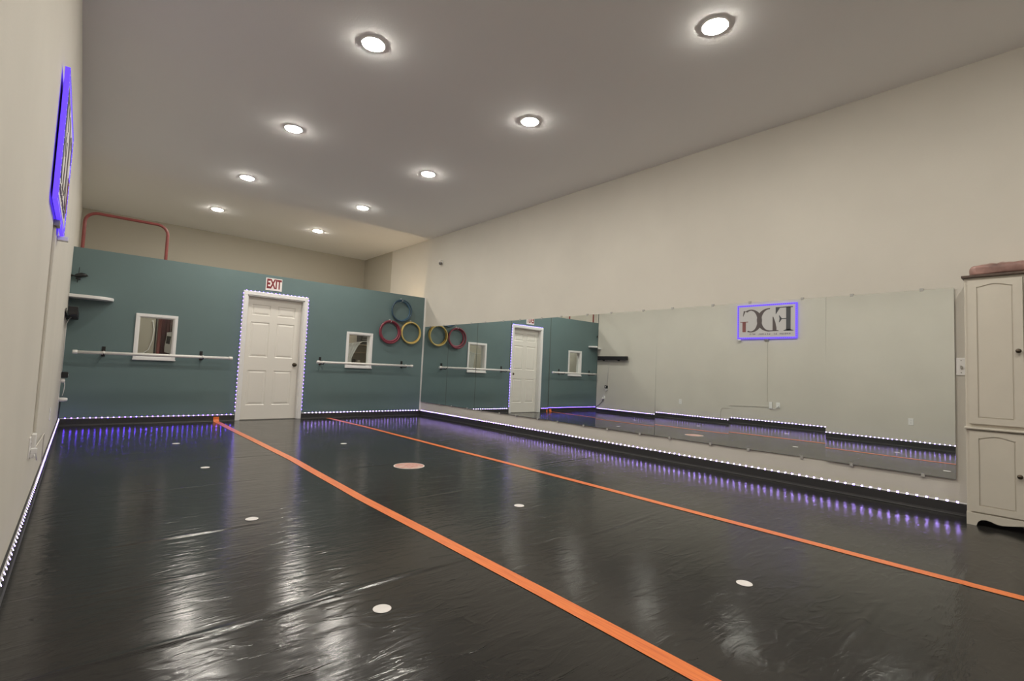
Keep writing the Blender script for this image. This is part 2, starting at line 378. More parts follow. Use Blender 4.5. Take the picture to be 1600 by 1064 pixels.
# ------------------------------------------------------------------ mirrors
MZ0, MZ1, MY0, MP = 0.2773, 1.8116, -0.030, 0.9148
TILT = [(0.004, 0.004), (0.0063, 0.0016), (0.0055, 0.002), (0.0051, 0.0034), (0.0105, 0.001), (0.0, 0.00375), (0.0, -0.00125), (-0.0127, -0.0065), (0.0, 0.0025)]
MLAB = ['mirror panel against the teal wall, reflecting the yellow hoop', 'second mirror panel from the teal wall, reflecting the small window',
        'third mirror panel from the teal wall, showing plain teal', 'mirror panel reflecting the white exit door', 'mirror panel reflecting the corner end of the teal wall',
        'mirror panel reflecting the black soundbar', 'mirror panel between the soundbar reflection and the sign reflection', 'mirror panel reflecting the violet lit sign',
        'mirror panel nearest the cream cabinet']
for k, (a, b) in enumerate(TILT):
    y1 = MY0 - k * MP - (0.0007 if k > 4 else 0.0002); y0 = MY0 - (k + 1) * MP + (0.0007 if k > 3 else 0.0002)
    yc, zc, hw, hh = (y0 + y1) / 2, (MZ0 + MZ1) / 2, (y1 - y0) / 2, (MZ1 - MZ0) / 2
    root = thing('mirror_panel', MLAB[k], 'mirror', 'frameless mirror panels along the wall')
    root.location = (W - 0.014, yc, zc)
    root.rotation_euler = Vector((-1, 0, 0)).rotation_difference(Vector((-1, a, b))).to_euler()
    bm = bmesh.new(); fs = box(bm, -0.003, 0.003, -hw, hw, -hh, hh, 1)
    for f in fs:
        if all(v.co.x < 0 for v in f.verts): f.material_index = 0
    obj('glass', bm, [M_MIRROR, M_EDGE], root)
    for yy in (-hw * 0.55, hw * 0.55):
        for zz, s in ((hh, 1), (-hh, -1)):
            bm = bmesh.new()
            prism(bm, [(-0.011, -0.010), (0.011, -0.010), (0.013, 0.004), (0.013, 0.016), (-0.013, 0.016), (-0.013, 0.004)], lambda p, q, d, yy=yy, zz=zz, s=s: (d, yy + p, zz + s * q), -0.0065, 0.009)
            obj('clip', bm, mat('clear clip plastic', (0.45, 0.44, 0.42), 0.25), root)

# ------------------------------------------------------------------ light strips
def led_strip(name, path, nrm, label, pitch=0.0635, size=0.013, parent=None, led=None, tapew=0.010):
    """path: polyline; nrm: outward directions per segment (diodes sit proud along it)."""
    root = thing(name, label, 'light strip') if parent is None else parent
    bt, bd = bmesh.new(), bmesh.new()
    for (p0, p1), n in zip(zip(path, path[1:]), nrm):
        p0, p1, n = Vector(p0), Vector(p1), Vector(n); L = (p1 - p0).length; t = (p1 - p0) / L; s = n.cross(t)
        def bx(bmx, c, ht, hn, hs, glow=False):
            vs = [bmx.verts.new(c + t * a * ht + n * b * hn + s * d * hs) for a in (-1, 1) for b in (-1, 1) for d in (-1, 1)]
            for q, f in enumerate(((0, 1, 3, 2), (4, 6, 7, 5), (0, 4, 5, 1), (2, 3, 7, 6), (0, 2, 6, 4), (1, 5, 7, 3))): bmx.faces.new([vs[i] for i in f]).material_index = 0 if (not glow or q == 3) else 1
        bx(bt, (p0 + p1) / 2, L / 2, 0.001, tapew / 2)
        m = int(L / pitch)
        for i in range(m):
            c = p0 + t * (pitch * (i + 0.5) + (L - m * pitch) / 2) + n * 0.004
            bx(bd, c, size * 0.55, 0.003, size * 0.45, True)
    obj('tape', bt, M_STRIP, root)
    o = obj('diodes', bd, [led or M_LED, M_STRIP], root); o['kind'] = 'stuff'; o['label'] = 'row of glowing violet diodes'
    return root
zs_ = ZL + 0.002
led_strip('light_strip', [(W - 0.014, -8.33, zs_), (W - 0.014, -0.02, zs_)], [(-0.9, 0, 0.44)], 'violet light strip on the baseboard below the mirrors')
led_strip('light_strip', [(0.014, -10.8, zs_), (0.014, -0.02, zs_)], [(0.9, 0, 0.44)], 'violet light strip on the baseboard opposite the mirrors')
led_strip('light_strip', [(0.03, -0.014, zs_), (DOOR[0] - 0.012, -0.014, zs_)], [(0, -0.9, 0.44)], 'violet light strip on the teal wall baseboard below the corner shelf', led=M_LED_BLUE, size=0.011)
led_strip('light_strip', [(DOOR[1] + 0.012, -0.014, zs_), (W - 0.03, -0.014, zs_)], [(0, -0.9, 0.44)], 'violet light strip on the teal wall baseboard below the hoops')
dx0, dx1, dz = DOOR[0] - 0.003, DOOR[1] + 0.003, DOOR[2] + 0.003
led_strip('light_strip', [(dx0, -0.012, ZL + 0.02), (dx0, -0.012, dz), (dx1, -0.012, dz), (dx1, -0.012, ZL + 0.02)], [(-0.72, -0.69, 0), (0, -0.8, 0.6), (0.6, -0.8, 0)], 'violet light strip framing the white door', led=M_LED_DOOR, size=0.010)

# ------------------------------------------------------------------ recessed ceiling lights
M_LAMP = emit('warm lamp diffuser', LAMP_COLOR, LAMP_STRENGTH)
ROWS = [1.195, -0.935, -3.05, -5.112, -7.16, -9.24]
ORD = ['sixth', 'fifth', 'fourth', 'third', 'second', 'first']
for row, x in (('mirror', 3.62), ('blank', 1.834)):
    for k, y in enumerate(ROWS):
        side = 'on the mirror side' if row == 'mirror' else 'on the side opposite the mirrors'
        where = {0: 'beyond the teal partition', 1: 'just before the teal partition', 2: 'second in front of the partition', 3: 'third in front of the partition', 4: 'fourth in front of the partition', 5: 'fifth in front of the partition'}[k]
        root = thing('ceiling_light', f'round recessed ceiling light {side}, {where}', 'ceiling light', 'recessed ceiling lights in two rows')
        root.location = (x, y, H)
        bm = bmesh.new(); lathe(bm, [(0.106, 0.0), (0.106, 0.002), (0.100, 0.0080), (0.090, 0.0080), (0.088, 0.004)], (0, 0, 0), '-z', 32); obj('trim_ring', bm, M_PLASTIC, root)
        bm = bmesh.new(); lathe(bm, [(0.087, 0.0045), (0.086, 0.0085), (0.076, 0.014), (0.055, 0.018), (0.028, 0.0197), (0.0, 0.020)], (0, 0, 0), '-z', 28); tag(obj('diffuser', bm, M_LAMP, root), 'glowing white diffuser')

# ------------------------------------------------------------------ floor tape and dots
def tape(name, pts, wd, label, up=None):
    bm = bmesh.new(); rows = []
    n = int((pts[-1][1] - pts[0][1]) / 0.03)
    for j in range(n + 1):
        y = pts[0][1] + (pts[-1][1] - pts[0][1]) * j / n
        for (xa, ya), (xb, yb) in zip(pts, pts[1:]):
            if ya <= y <= yb + 1e-6: x = xa + (xb - xa) * (y - ya) / (yb - ya); break
        row = []
        for q in range(5):
            xx = x + wd * (q / 4 - 0.5)
            row.append(bm.verts.new((xx, y, max(hgt(xx, y), hgt(xx - 0.02, y), hgt(xx + 0.02, y)) + 0.0012)))
        rows.append(row)
    if up:
        for dy, z in ((-0.024, 0.012), (-0.016, 0.03), (-0.0155, up)):
            rows.append([bm.verts.new((pts[-1][0] + wd * (q / 4 - 0.5), dy, z)) for q in range(5)])
    for a, b in zip(rows, rows[1:]):
        for q in range(4): bm.faces.new((a[q], a[q + 1], b[q + 1], b[q]))
    return tag(obj(name, bm, M_ORANGE), label, 'tape')
tape('floor_tape', [(1.815, -11.1), (1.815, -8.1), (1.83, -7.3), (1.825, -5.4), (1.87, -3.7), (1.848, -1.1), (1.845, -0.028)], 0.078, 'orange floor tape line ending near the exit door', 0.07)
tape('floor_tape', [(3.69, -11.1), (3.688, -8.7), (3.696, -6.5), (3.70, -5.0), (3.655, -1.2), (3.60, -0.03)], 0.074, 'orange floor tape line nearer the mirrors')
def dot(x, y, r, label, big=False):
    bm = bmesh.new(); lathe(bm, [(r, 0.0), (r, 0.0012), (r - 0.001, 0.0018)], (0, 0, 0), 'z', 40)
    z = max(hgt(x + r * math.cos(t), y + r * math.sin(t)) for t in [i * 0.5 for i in range(13)])
    if big:
        root = thing('floor_decal', label, 'floor marker'); root.location = (x, y, z)
        obj('disc', bm, mat('white decal', (0.72, 0.69, 0.66), 0.4), root)
        m = bpy.data.materials.new('pink swirl print'); nt, b = nodes(m)
        tc = nt.nodes.new('ShaderNodeTexCoord'); n = nt.nodes.new('ShaderNodeTexNoise'); n.inputs['Scale'].default_value = 9; n.inputs['Distortion'].default_value = 1.5
        rp = nt.nodes.new('ShaderNodeValToRGB'); rp.color_ramp.elements[0].position = 0.38; rp.color_ramp.elements[0].color = (0.52, 0.22, 0.14, 1)
        rp.color_ramp.elements[1].position = 0.62; rp.color_ramp.elements[1].color = (0.62, 0.46, 0.38, 1)
        e = rp.color_ramp.elements.new(0.5); e.color = (0.55, 0.32, 0.30, 1)
        nt.links.new(tc.outputs['Object'], n.inputs['Vector']); nt.links.new(n.outputs['Fac'], rp.inputs[0]); nt.links.new(rp.outputs[0], b.inputs['Base Color']); b.inputs['Roughness'].default_value = 0.4
        bm = bmesh.new(); lathe(bm, [(r * 0.93, 0.0018), (r * 0.93, 0.0022)], (0, 0, 0), 'z', 40); obj('print', bm, m, root)
        return
    o = obj('floor_dot', bm, mat('white vinyl dot', (0.74, 0.71, 0.69), 0.45, vary=0.06, vscale=14)); o.location = (x, y, z)
    tag(o, label, 'floor marker', 'white floor dots in two rows')
dot(1.067, -2.153, 0.036, 'white floor dot farthest from the camera, below the corner shelf')
dot(1.10, -3.725, 0.036, 'second white floor dot out from the corner shelf')
dot(1.06, -5.524, 0.037, 'white floor dot two from the camera, on the side opposite the mirrors')
dot(1.186, -7.042, 0.037, 'white floor dot nearest the camera, beside the big floor wrinkle')
dot(2.711, -2.917, 0.036, 'small white floor dot between the orange tapes, in front of the door')
dot(2.722, -4.523, 0.152, 'large round white floor decal with a pink print', True)
dot(2.696, -6.195, 0.037, 'white floor dot between the orange tapes, just nearer than the large decal')
dot(2.709, -7.831, 0.037, 'white floor dot between the orange tapes, nearest the camera')

# ------------------------------------------------------------------ barres on the teal wall
def barre(x0, x1, brk, label):
    root = thing('barre', label, 'ballet barre', 'white barres on the teal wall'); y, z, r = -0.18, 0.995, 0.021
    bm = bmesh.new(); tube(bm, [(x0 + 0.03, y, z), (x1 - 0.03, y, z)], r, 16); obj('rail', bm, M_PIPE, root)
    for xe, s in ((x0, 1), (x1, -1)):
        bm = bmesh.new(); lathe(bm, [(0.020, 0), (0.0255, 0.004), (0.0265, 0.02), (0.0265, 0.05), (0.0235, 0.052)], (xe, y, z), 'x' if s > 0 else '-x', 16); obj('end_cap', bm, M_PIPE, root)
    for xb in brk:
        b = bmesh.new()
        box(b, xb - 0.02, xb + 0.02, -0.006, 0.0, z - 0.05, z + 0.09)
        pts = [(-0.006, z + 0.03), (-0.15, z - 0.036), (-0.18, z - 0.036), (-0.205, z - 0.02), (-0.205, z - 0.008)]
        tube(b, [(xb, q[0], q[1]) for q in pts], 0.007, 8)
        tube(b, [(xb, -0.006, z - 0.03), (xb, -0.13, z - 0.036)], 0.006, 8)
        br = obj('bracket', b, M_BLACKMETAL, root)
        b = bmesh.new(); tube(b, [(xb - 0.012, y, z), (xb + 0.012, y, z)], r + 0.004, 16); obj('clamp', b, M_PIPE, br)
barre(0.088, 1.975, (0.41, 1.575), 'white wooden barre in front of the small window by the corner shelf')
barre(3.285, 5.18, (3.40, 5.02), 'white wooden barre below the coloured hoops')

# ------------------------------------------------------------------ hoops
def hoop(cx, cz, r, y, tr, m, label, tilt=0.0, flat=1.0):
    bm = bmesh.new(); n = 56
    tube(bm, [(cx + r * math.cos(2 * math.pi * i / n), y - tilt * r * math.sin(2 * math.pi * i / n), cz + r * math.sin(2 * math.pi * i / n)) for i in range(n)], tr, 8, closed=True)
    tag(obj('hoop', bm, m), label, 'hoop', 'coloured hoops hung on the teal wall')
HB = mat('blue hoop plastic', (0.05, 0.12, 0.20), 0.35); HB2 = mat('dark blue hoop plastic', (0.035, 0.075, 0.12), 0.35)
HR = mat('red hoop plastic', (0.27, 0.05, 0.08), 0.35); HR2 = mat('crimson hoop plastic', (0.21, 0.035, 0.055), 0.35)
HY = mat('yellow hoop plastic', (0.58, 0.45, 0.15), 0.35); HY2 = mat('amber hoop plastic', (0.48, 0.30, 0.05), 0.35)
hoop(4.932, 2.083, 0.196, -0.030, 0.014, HB, 'brighter blue inner hoop, highest of all')
hoop(4.936, 2.088, 0.214, -0.064, 0.013, HB2, 'dark blue outer hoop at the top of the hoop cluster')
hoop(4.712, 1.650, 0.192, -0.032, 0.020, HR, 'smaller bright red hoop of the red pair')
hoop(4.704, 1.640, 0.217, -0.066, 0.018, HR2, 'larger crimson hoop of the red pair')
hoop(5.168, 1.658, 0.210, -0.066, 0.016, HY, 'pale yellow hoop of the yellow pair')
hoop(5.174, 1.672, 0.208, -0.030, 0.015, HY2, 'amber hoop behind the pale yellow hoop')
for (x, z, lb) in ((4.933, 2.276, 'small white wall hook holding the blue hoops'), (4.708, 1.836, 'small white wall hook holding the red hoops'), (5.17, 1.86, 'small white wall hook holding the yellow hoops')):
    bm = bmesh.new(); box(bm, x - 0.014, x + 0.014, -0.005, 0, z - 0.02, z + 0.06)
    tube(bm, [(x, -0.004, z + 0.008), (x, -0.07, z + 0.0), (x, -0.083, z + 0.008), (x, -0.085, z + 0.024)], 0.006, 8)
    tag(obj('wall_hook', bm, mat('hook plastic', (0.5, 0.52, 0.52), 0.3)), lb, 'hook', 'hoop hooks')

# ------------------------------------------------------------------ corner shelf and devices by the left corner
bm = bmesh.new()
out = [(0.001, -0.001), (0.47, -0.001), (0.47, -0.06)] + [(0.22 + 0.25 * math.cos(t), -0.06 - 0.19 * math.sin(t)) for t in [i * math.pi / 16 for i in range(1, 9)]] + [(0.001, -0.25)]
prism(bm, out, lambda a, b, d: (a, b, d), 1.715, 1.757)
tag(obj('corner_shelf', bm, M_PLASTIC, None, 0.006), 'white floating corner shelf on the teal wall', 'shelf')
root = thing('wall_camera', 'small black bracketed device with a thin antenna above the corner shelf', 'camera')
bm = bmesh.new(); tube(bm, [(0.07, -0.04, 1.93), (0.08, -0.04, 2.14)], 0.004, 8); obj('antenna', bm, M_BLACK, root)
bm = bmesh.new(); tube(bm, [(0.0, -0.04, 2.02), (0.03, -0.04, 2.02), (0.07, -0.04, 2.03)], [0.02, 0.008, 0.012], 10); obj('bracket', bm, M_BLACK, root)
bm = bmesh.new(); tube(bm, [(0.03, -0.04, 2.015), (0.06, -0.04, 2.025), (0.11, -0.04, 2.04), (0.15, -0.04, 2.04), (0.175, -0.04, 2.035)], [0.008, 0.026, 0.032, 0.022, 0.004], 12); obj('body', bm, M_BLACK, root)
bm = bmesh.new(); tube(bm, [(0.05, -0.04, 1.99), (0.10, -0.04, 1.985)], [0.016, 0.02], 10); obj('lens_hood', bm, M_BLACK, root)

root = thing('soundbar', 'long black soundbar on the wall below the corner shelf', 'speaker')
B('body', 0.03, 0.115, -1.16, -0.07, 1.425, 1.525, mat('black speaker cloth', (0.014, 0.013, 0.015), 0.7, bump=0.6, bscale=500), root, 0.012)
for y in (-0.085, -1.145): B('end_cap', 0.027, 0.118, y - 0.017, y + 0.017, 1.423, 1.527, M_BLACK, root, 0.008)
for y in (-0.35, -0.85):
    bm = bmesh.new(); box(bm, 0.0, 0.006, y - 0.03, y + 0.03, 1.40, 1.52); box(bm, 0.0, 0.05, y - 0.02, y + 0.02, 1.415, 1.428); obj('wall_bracket', bm, M_BLACK, root)
bm = bmesh.new(); tube(bm, [(0.055, -0.54, 1.43), (0.03, -0.54, 1.40), (0.012, -0.53, 1.34), (0.012, -0.50, 0.74)], 0.004, 8); tag(obj('power_cord', bm, M_PLASTIC, root), 'white cord running down to the outlet')

def outlet(y, z, label):
    root = thing('wall_outlet', label, 'outlet', 'white outlets on the wall opposite the mirrors')
    B('plate', 0.0, 0.006, y - 0.036, y + 0.036, z - 0.058, z + 0.058, M_PLASTIC, root, 0.002)
    for dz in (-0.021, 0.021):
        bm = bmesh.new(); prism(bm, [(0.017 * math.cos(t), 0.014 * math.sin(t)) for t in [i * math.pi / 8 for i in range(16)]], lambda a, b, d: (d, y + a, z + dz + b), 0.005, 0.008)
        sk = obj('socket', bm, M_PLASTIC, root)
        for dy in (-0.006, 0.006): B('slot', 0.0078, 0.0085, y + dy - 0.0012, y + dy + 0.0012, z + dz - 0.004, z + dz + 0.006, M_BLACK, sk)
outlet(-0.49, 0.68, 'white wall outlet under the soundbar')
outlet(-0.40, 0.40, 'low white wall outlet nearest the teal wall corner')
outlet(-2.67, 0.41, 'white wall outlet between the soundbar and the lit sign')
outlet(-5.01, 0.44, 'white wall outlet under the lit sign')
outlet(-7.0, 0.43, 'white wall outlet nearest the camera')
root = thing('power_adapter', 'black power adapter plugged in under the soundbar', 'adapter')
B('body', 0.009, 0.075, -0.53, -0.455, 0.66, 0.735, M_BLACK, root, 0.01)
B('label_patch', 0.075, 0.0765, -0.515, -0.475, 0.685, 0.71, M_PLASTIC, root)
root = thing('plug_in_timer', 'small white round plug below the black power adapter', 'plug')
bm = bmesh.new(); lathe(bm, [(0.026, 0), (0.03, 0.004), (0.03, 0.03), (0.022, 0.04)], (0.009, -0.49, 0.625), 'x', 18); obj('body', bm, M_PLASTIC, root)
bm = bmesh.new(); tube(bm, [(0.045, -0.49, 0.61), (0.05, -0.47, 0.56), (0.045, -0.43, 0.48), (0.035, -0.41, 0.43)], 0.004, 8); obj('cord', bm, M_PLASTIC, root)
root = thing('power_plug', 'white cylindrical plug with dark cable low by the teal wall corner', 'plug')
bm = bmesh.new(); lathe(bm, [(0.026, 0), (0.026, 0.045), (0.02, 0.075), (0.012, 0.08)], (0.009, -0.40, 0.38), 'x', 18); obj('body', bm, M_PLASTIC, root)
bm = bmesh.new(); tube(bm, [(0.02, -0.40, 0.36), (0.02, -0.36, 0.30), (0.014, -0.25, 0.20), (0.010, -0.12, 0.125)], 0.006, 8); obj('cable', bm, M_BLACK, root)

# ------------------------------------------------------------------ the lit sign on the left wall
SY0, SY1, SZ0, SZ1 = -5.36, -4.20, 1.81, 2.515
sg = thing('wall_sign', 'violet lit sign with large dark initials, opposite the mirrors', 'sign')
B('board', 0.012, 0.030, SY0, SY1, SZ0, SZ1, mat('pale grey canvas', (0.60, 0.57, 0.57), 0.6, bump=0.2, bscale=300), sg, 0.003)
M_INK = mat('charcoal print', (0.075, 0.075, 0.085), 0.6); M_INK2 = mat('brown black print', (0.11, 0.085, 0.085), 0.6); M_INK3 = mat('dull red print', (0.24, 0.08, 0.075), 0.6)
SW, SH = SY1 - SY0, SZ1 - SZ0
def sp(s, t, d): return (d, SY0 + s * SW, SZ0 + t * SH)
INK_TOP = [0.0325]
def ink(bm, outl): prism(bm, outl, sp, 0.030, INK_TOP[0])
def arc(bm, cx, cz, ro, zo, ri, zi, a0, a1, off=0.0, n=28):
    po = [(cx + ro * math.cos(a0 + (a1 - a0) * i / n), cz + zo * math.sin(a0 + (a1 - a0) * i / n)) for i in range(n + 1)]
    pi_ = [(cx + off + ri * math.cos(a0 + (a1 - a0) * i / n), cz + zi * math.sin(a0 + (a1 - a0) * i / n)) for i in range(n + 1)]
    for i in range(n): ink(bm, [po[i], po[i + 1], pi_[i + 1], pi_[i]])
bm = bmesh.new()
ink(bm, [(0.095, 0.22), (0.168, 0.22), (0.168, 0.90), (0.095, 0.90)])
ink(bm, [(0.045, 0.205), (0.215, 0.205), (0.20, 0.225), (0.168, 0.25), (0.095, 0.25), (0.06, 0.225)])
ink(bm, [(0.06, 0.88), (0.34, 0.88), (0.34, 0.905), (0.06, 0.905)])
ink(bm, [(0.27, 0.88), (0.335, 0.70), (0.34, 0.70), (0.34, 0.88)])
ink(bm, [(0.168, 0.55), (0.25, 0.55), (0.25, 0.575), (0.168, 0.575)])
ink(bm, [(0.235, 0.562), (0.275, 0.46), (0.285, 0.46), (0.275, 0.562), (0.285, 0.66), (0.275, 0.66)])
tag(obj('initial', bm, M_INK, sg), 'charcoal initial F')
bm = bmesh.new()
ink(bm, [(0.325, 0.22), (0.39, 0.22), (0.39, 0.63), (0.378, 0.63), (0.345, 0.47), (0.325, 0.30)])
ink(bm, [(0.285, 0.205), (0.46, 0.205), (0.46, 0.23), (0.30, 0.23)])
arc(bm, 0.445, 0.545, 0.215, 0.345, 0.135, 0.312, -math.pi * 0.5, math.pi * 0.52)
tag(obj('initial', bm, M_INK2, sg), 'brown black initial D')
INK_TOP[0] = 0.0335
bm = bmesh.new()
arc(bm, 0.765, 0.53, 0.195, 0.345, 0.115, 0.312, math.pi * 0.32, math.pi * 1.62)
ink(bm, [(0.862, 0.84), (0.90, 0.68), (0.908, 0.68), (0.895, 0.84)])
tag(obj('initial', bm, M_INK2, sg), 'brown black initial G')
INK_TOP[0] = 0.0342
bm = bmesh.new()
ink(bm, [(0.855, 0.20), (0.915, 0.20), (0.915, 0.50), (0.855, 0.50)])
ink(bm, [(0.815, 0.495), (0.955, 0.495), (0.955, 0.515), (0.815, 0.515)])
tag(obj('initial_spur', bm, M_INK3, sg), 'dull red spur of the last initial')
bm = bmesh.new()                                                # line of tiny illegible print
s = 0.10
for grp in (5, 2, 6, 3):
    for q in range(grp):
        w = random.choice((0.014, 0.018, 0.02))
        ink(bm, [(s, 0.105), (s + 0.006, 0.105), (s + 0.006, 0.150), (s, 0.150)])
        z = random.choice((0.105, 0.124, 0.142)); ink(bm, [(s + 0.006, z), (s + w, z), (s + w, z + 0.008), (s + 0.006, z + 0.008)])
        if random.random() < 0.5: ink(bm, [(s + w, 0.105), (s + w + 0.005, 0.105), (s + w + 0.005, 0.150), (s + w, 0.150)])
        s += 0.036
    s += 0.04
o = tag(obj('tiny_print', bm, mat('grey violet print', (0.16, 0.13, 0.20), 0.6), sg), 'line of tiny print'); o['kind'] = 'stuff'
M_GLOW = emit('violet glow tape', (0.09, 0.035, 1.0), 1.5, (0.10, 0.06, 0.4))
M_LIP = emit('violet glow lip', (0.26, 0.14, 1.0), 1.0, (0.10, 0.06, 0.4))
M_DEEP = emit('deep violet tape face', (0.04, 0.01, 0.6), 0.7, (0.05, 0.03, 0.3))
bm = bmesh.new(); e = 0.010; wi = 0.026                     # tape on the board's edge; the front lip paints its glow
for (a0, a1, b0, b1) in ((SY0 - e, SY1 + e, SZ1 - wi, SZ1 + e), (SY0 - e, SY1 + e, SZ0 - e, SZ0 + wi), (SY0 - e, SY0 + wi, SZ0 + wi, SZ1 - wi), (SY1 - wi, SY1 + e, SZ0 + wi, SZ1 - wi)):
    for f in box(bm, 0.011, 0.033, a0, a1, b0, b1):
        if all(v.co.x > 0.03 for v in f.verts): f.material_index = 1
tag(obj('glow_border', bm, [M_GLOW, M_LIP], sg), 'violet border tape with its glow painted on')
bm = bmesh.new(); c = 0.008; n = 30
for i in range(n):
    y = SY0 + c + (SW - 2 * c) * i / (n - 1)
    for z in (SZ0 + c, SZ1 - c): box(bm, 0.033, 0.0345, y - 0.014, y + 0.014, z - 0.006, z + 0.006)
for i in range(1, 18):
    z = SZ0 + c + (SH - 2 * c) * i / 18
    for y in (SY0 + c, SY1 - c): box(bm, 0.033, 0.0345, y - 0.006, y + 0.006, z - 0.013, z + 0.013)
o = obj('border_diodes', bm, M_DEEP, sg); o['kind'] = 'stuff'
bm = bmesh.new(); box(bm, 0.0, 0.03, -4.83, -4.74, SZ0 - 0.052, SZ0 - 0.014); obj('hanging_bracket', bm, mat('grey bracket', (0.25, 0.24, 0.24), 0.5), sg, 0.003)
B('corner_clip', 0.0, 0.06, -4.27, -4.21, SZ0 - 0.045, SZ0 - 0.014, M_PLASTIC, sg, 0.004)
root = thing('cable_cover', 'white cable cover running down from the lit sign to the outlet', 'cable cover')
B('channel', 0.0, 0.012, -4.805, -4.780, 0.50, SZ0 - 0.052, M_WALL, root, 0.003)
B('lid', 0.012, 0.014, -4.802, -4.783, 0.50, SZ0 - 0.052, M_WALL, root)
root = thing('light_controller', 'small white light controller wired to the outlet under the lit sign', 'controller')
B('body', 0.001, 0.022, -4.90, -4.84, 0.36, 0.50, M_PLASTIC, root, 0.004)
bm = bmesh.new(); tube(bm, [(0.012, -4.84, 0.40), (0.014, -4.3, 0.38), (0.014, -3.7, 0.36), (0.012, -3.66, 0.30), (0.012, -3.65, 0.12)], 0.0035, 8); obj('cable', bm, M_WALL, root)
B('plug', 0.009, 0.035, -5.025, -4.995, 0.405, 0.435, M_PLASTIC, root, 0.003)
bm = bmesh.new(); tube(bm, [(0.03, -5.0, 0.41), (0.035, -4.96, 0.36), (0.02, -4.90, 0.38)], 0.004, 8); obj('plug_cable', bm, M_PLASTIC, root)

# ------------------------------------------------------------------ right wall bits
root = thing('light_switch', 'white light switch plate between mirror and cabinet', 'switch')
B('plate', W - 0.008, W, -8.333, -8.270, 1.103, 1.243, M_PLASTIC, root, 0.003)
B('toggle', W - 0.02, W - 0.007, -8.307, -8.295, 1.155, 1.18, mat('grey switch toggle', (0.4, 0.38, 0.35), 0.4), root, 0.002)
for z in (1.125, 1.222):
    bm = bmesh.new(); lathe(bm, [(0.005, 0), (0.004, 0.002)], (W - 0.0078, -8.30, z), '-x', 10); obj('screw', bm, mat('screw metal', (0.45, 0.43, 0.4), 0.4, metal=0.6), root)
root = thing('motion_sensor', 'small grey sensor high on the mirror wall near the partition', 'sensor')
B('mount', W - 0.012, W, -0.585, -0.525, 3.05, 3.13, M_PLASTIC, root, 0.004)
bm = bmesh.new(); lathe(bm, [(0.03, 0), (0.034, 0.01), (0.03, 0.04), (0.012, 0.055)], (W - 0.045, -0.555, 3.09), '-z', 16); obj('lens', bm, mat('grey lens', (0.18, 0.17, 0.16), 0.3), root)
bm = bmesh.new(); tube(bm, [(W - 0.012, -0.575, 3.12), (W - 0.06, -0.575, 3.125), (W - 0.062, -0.575, 3.07)], 0.008, 8); tube(bm, [(W - 0.012, -0.535, 3.12), (W - 0.06, -0.535, 3.125), (W - 0.062, -0.535, 3.07)], 0.008, 8); obj('arm', bm, M_PLASTIC, root)

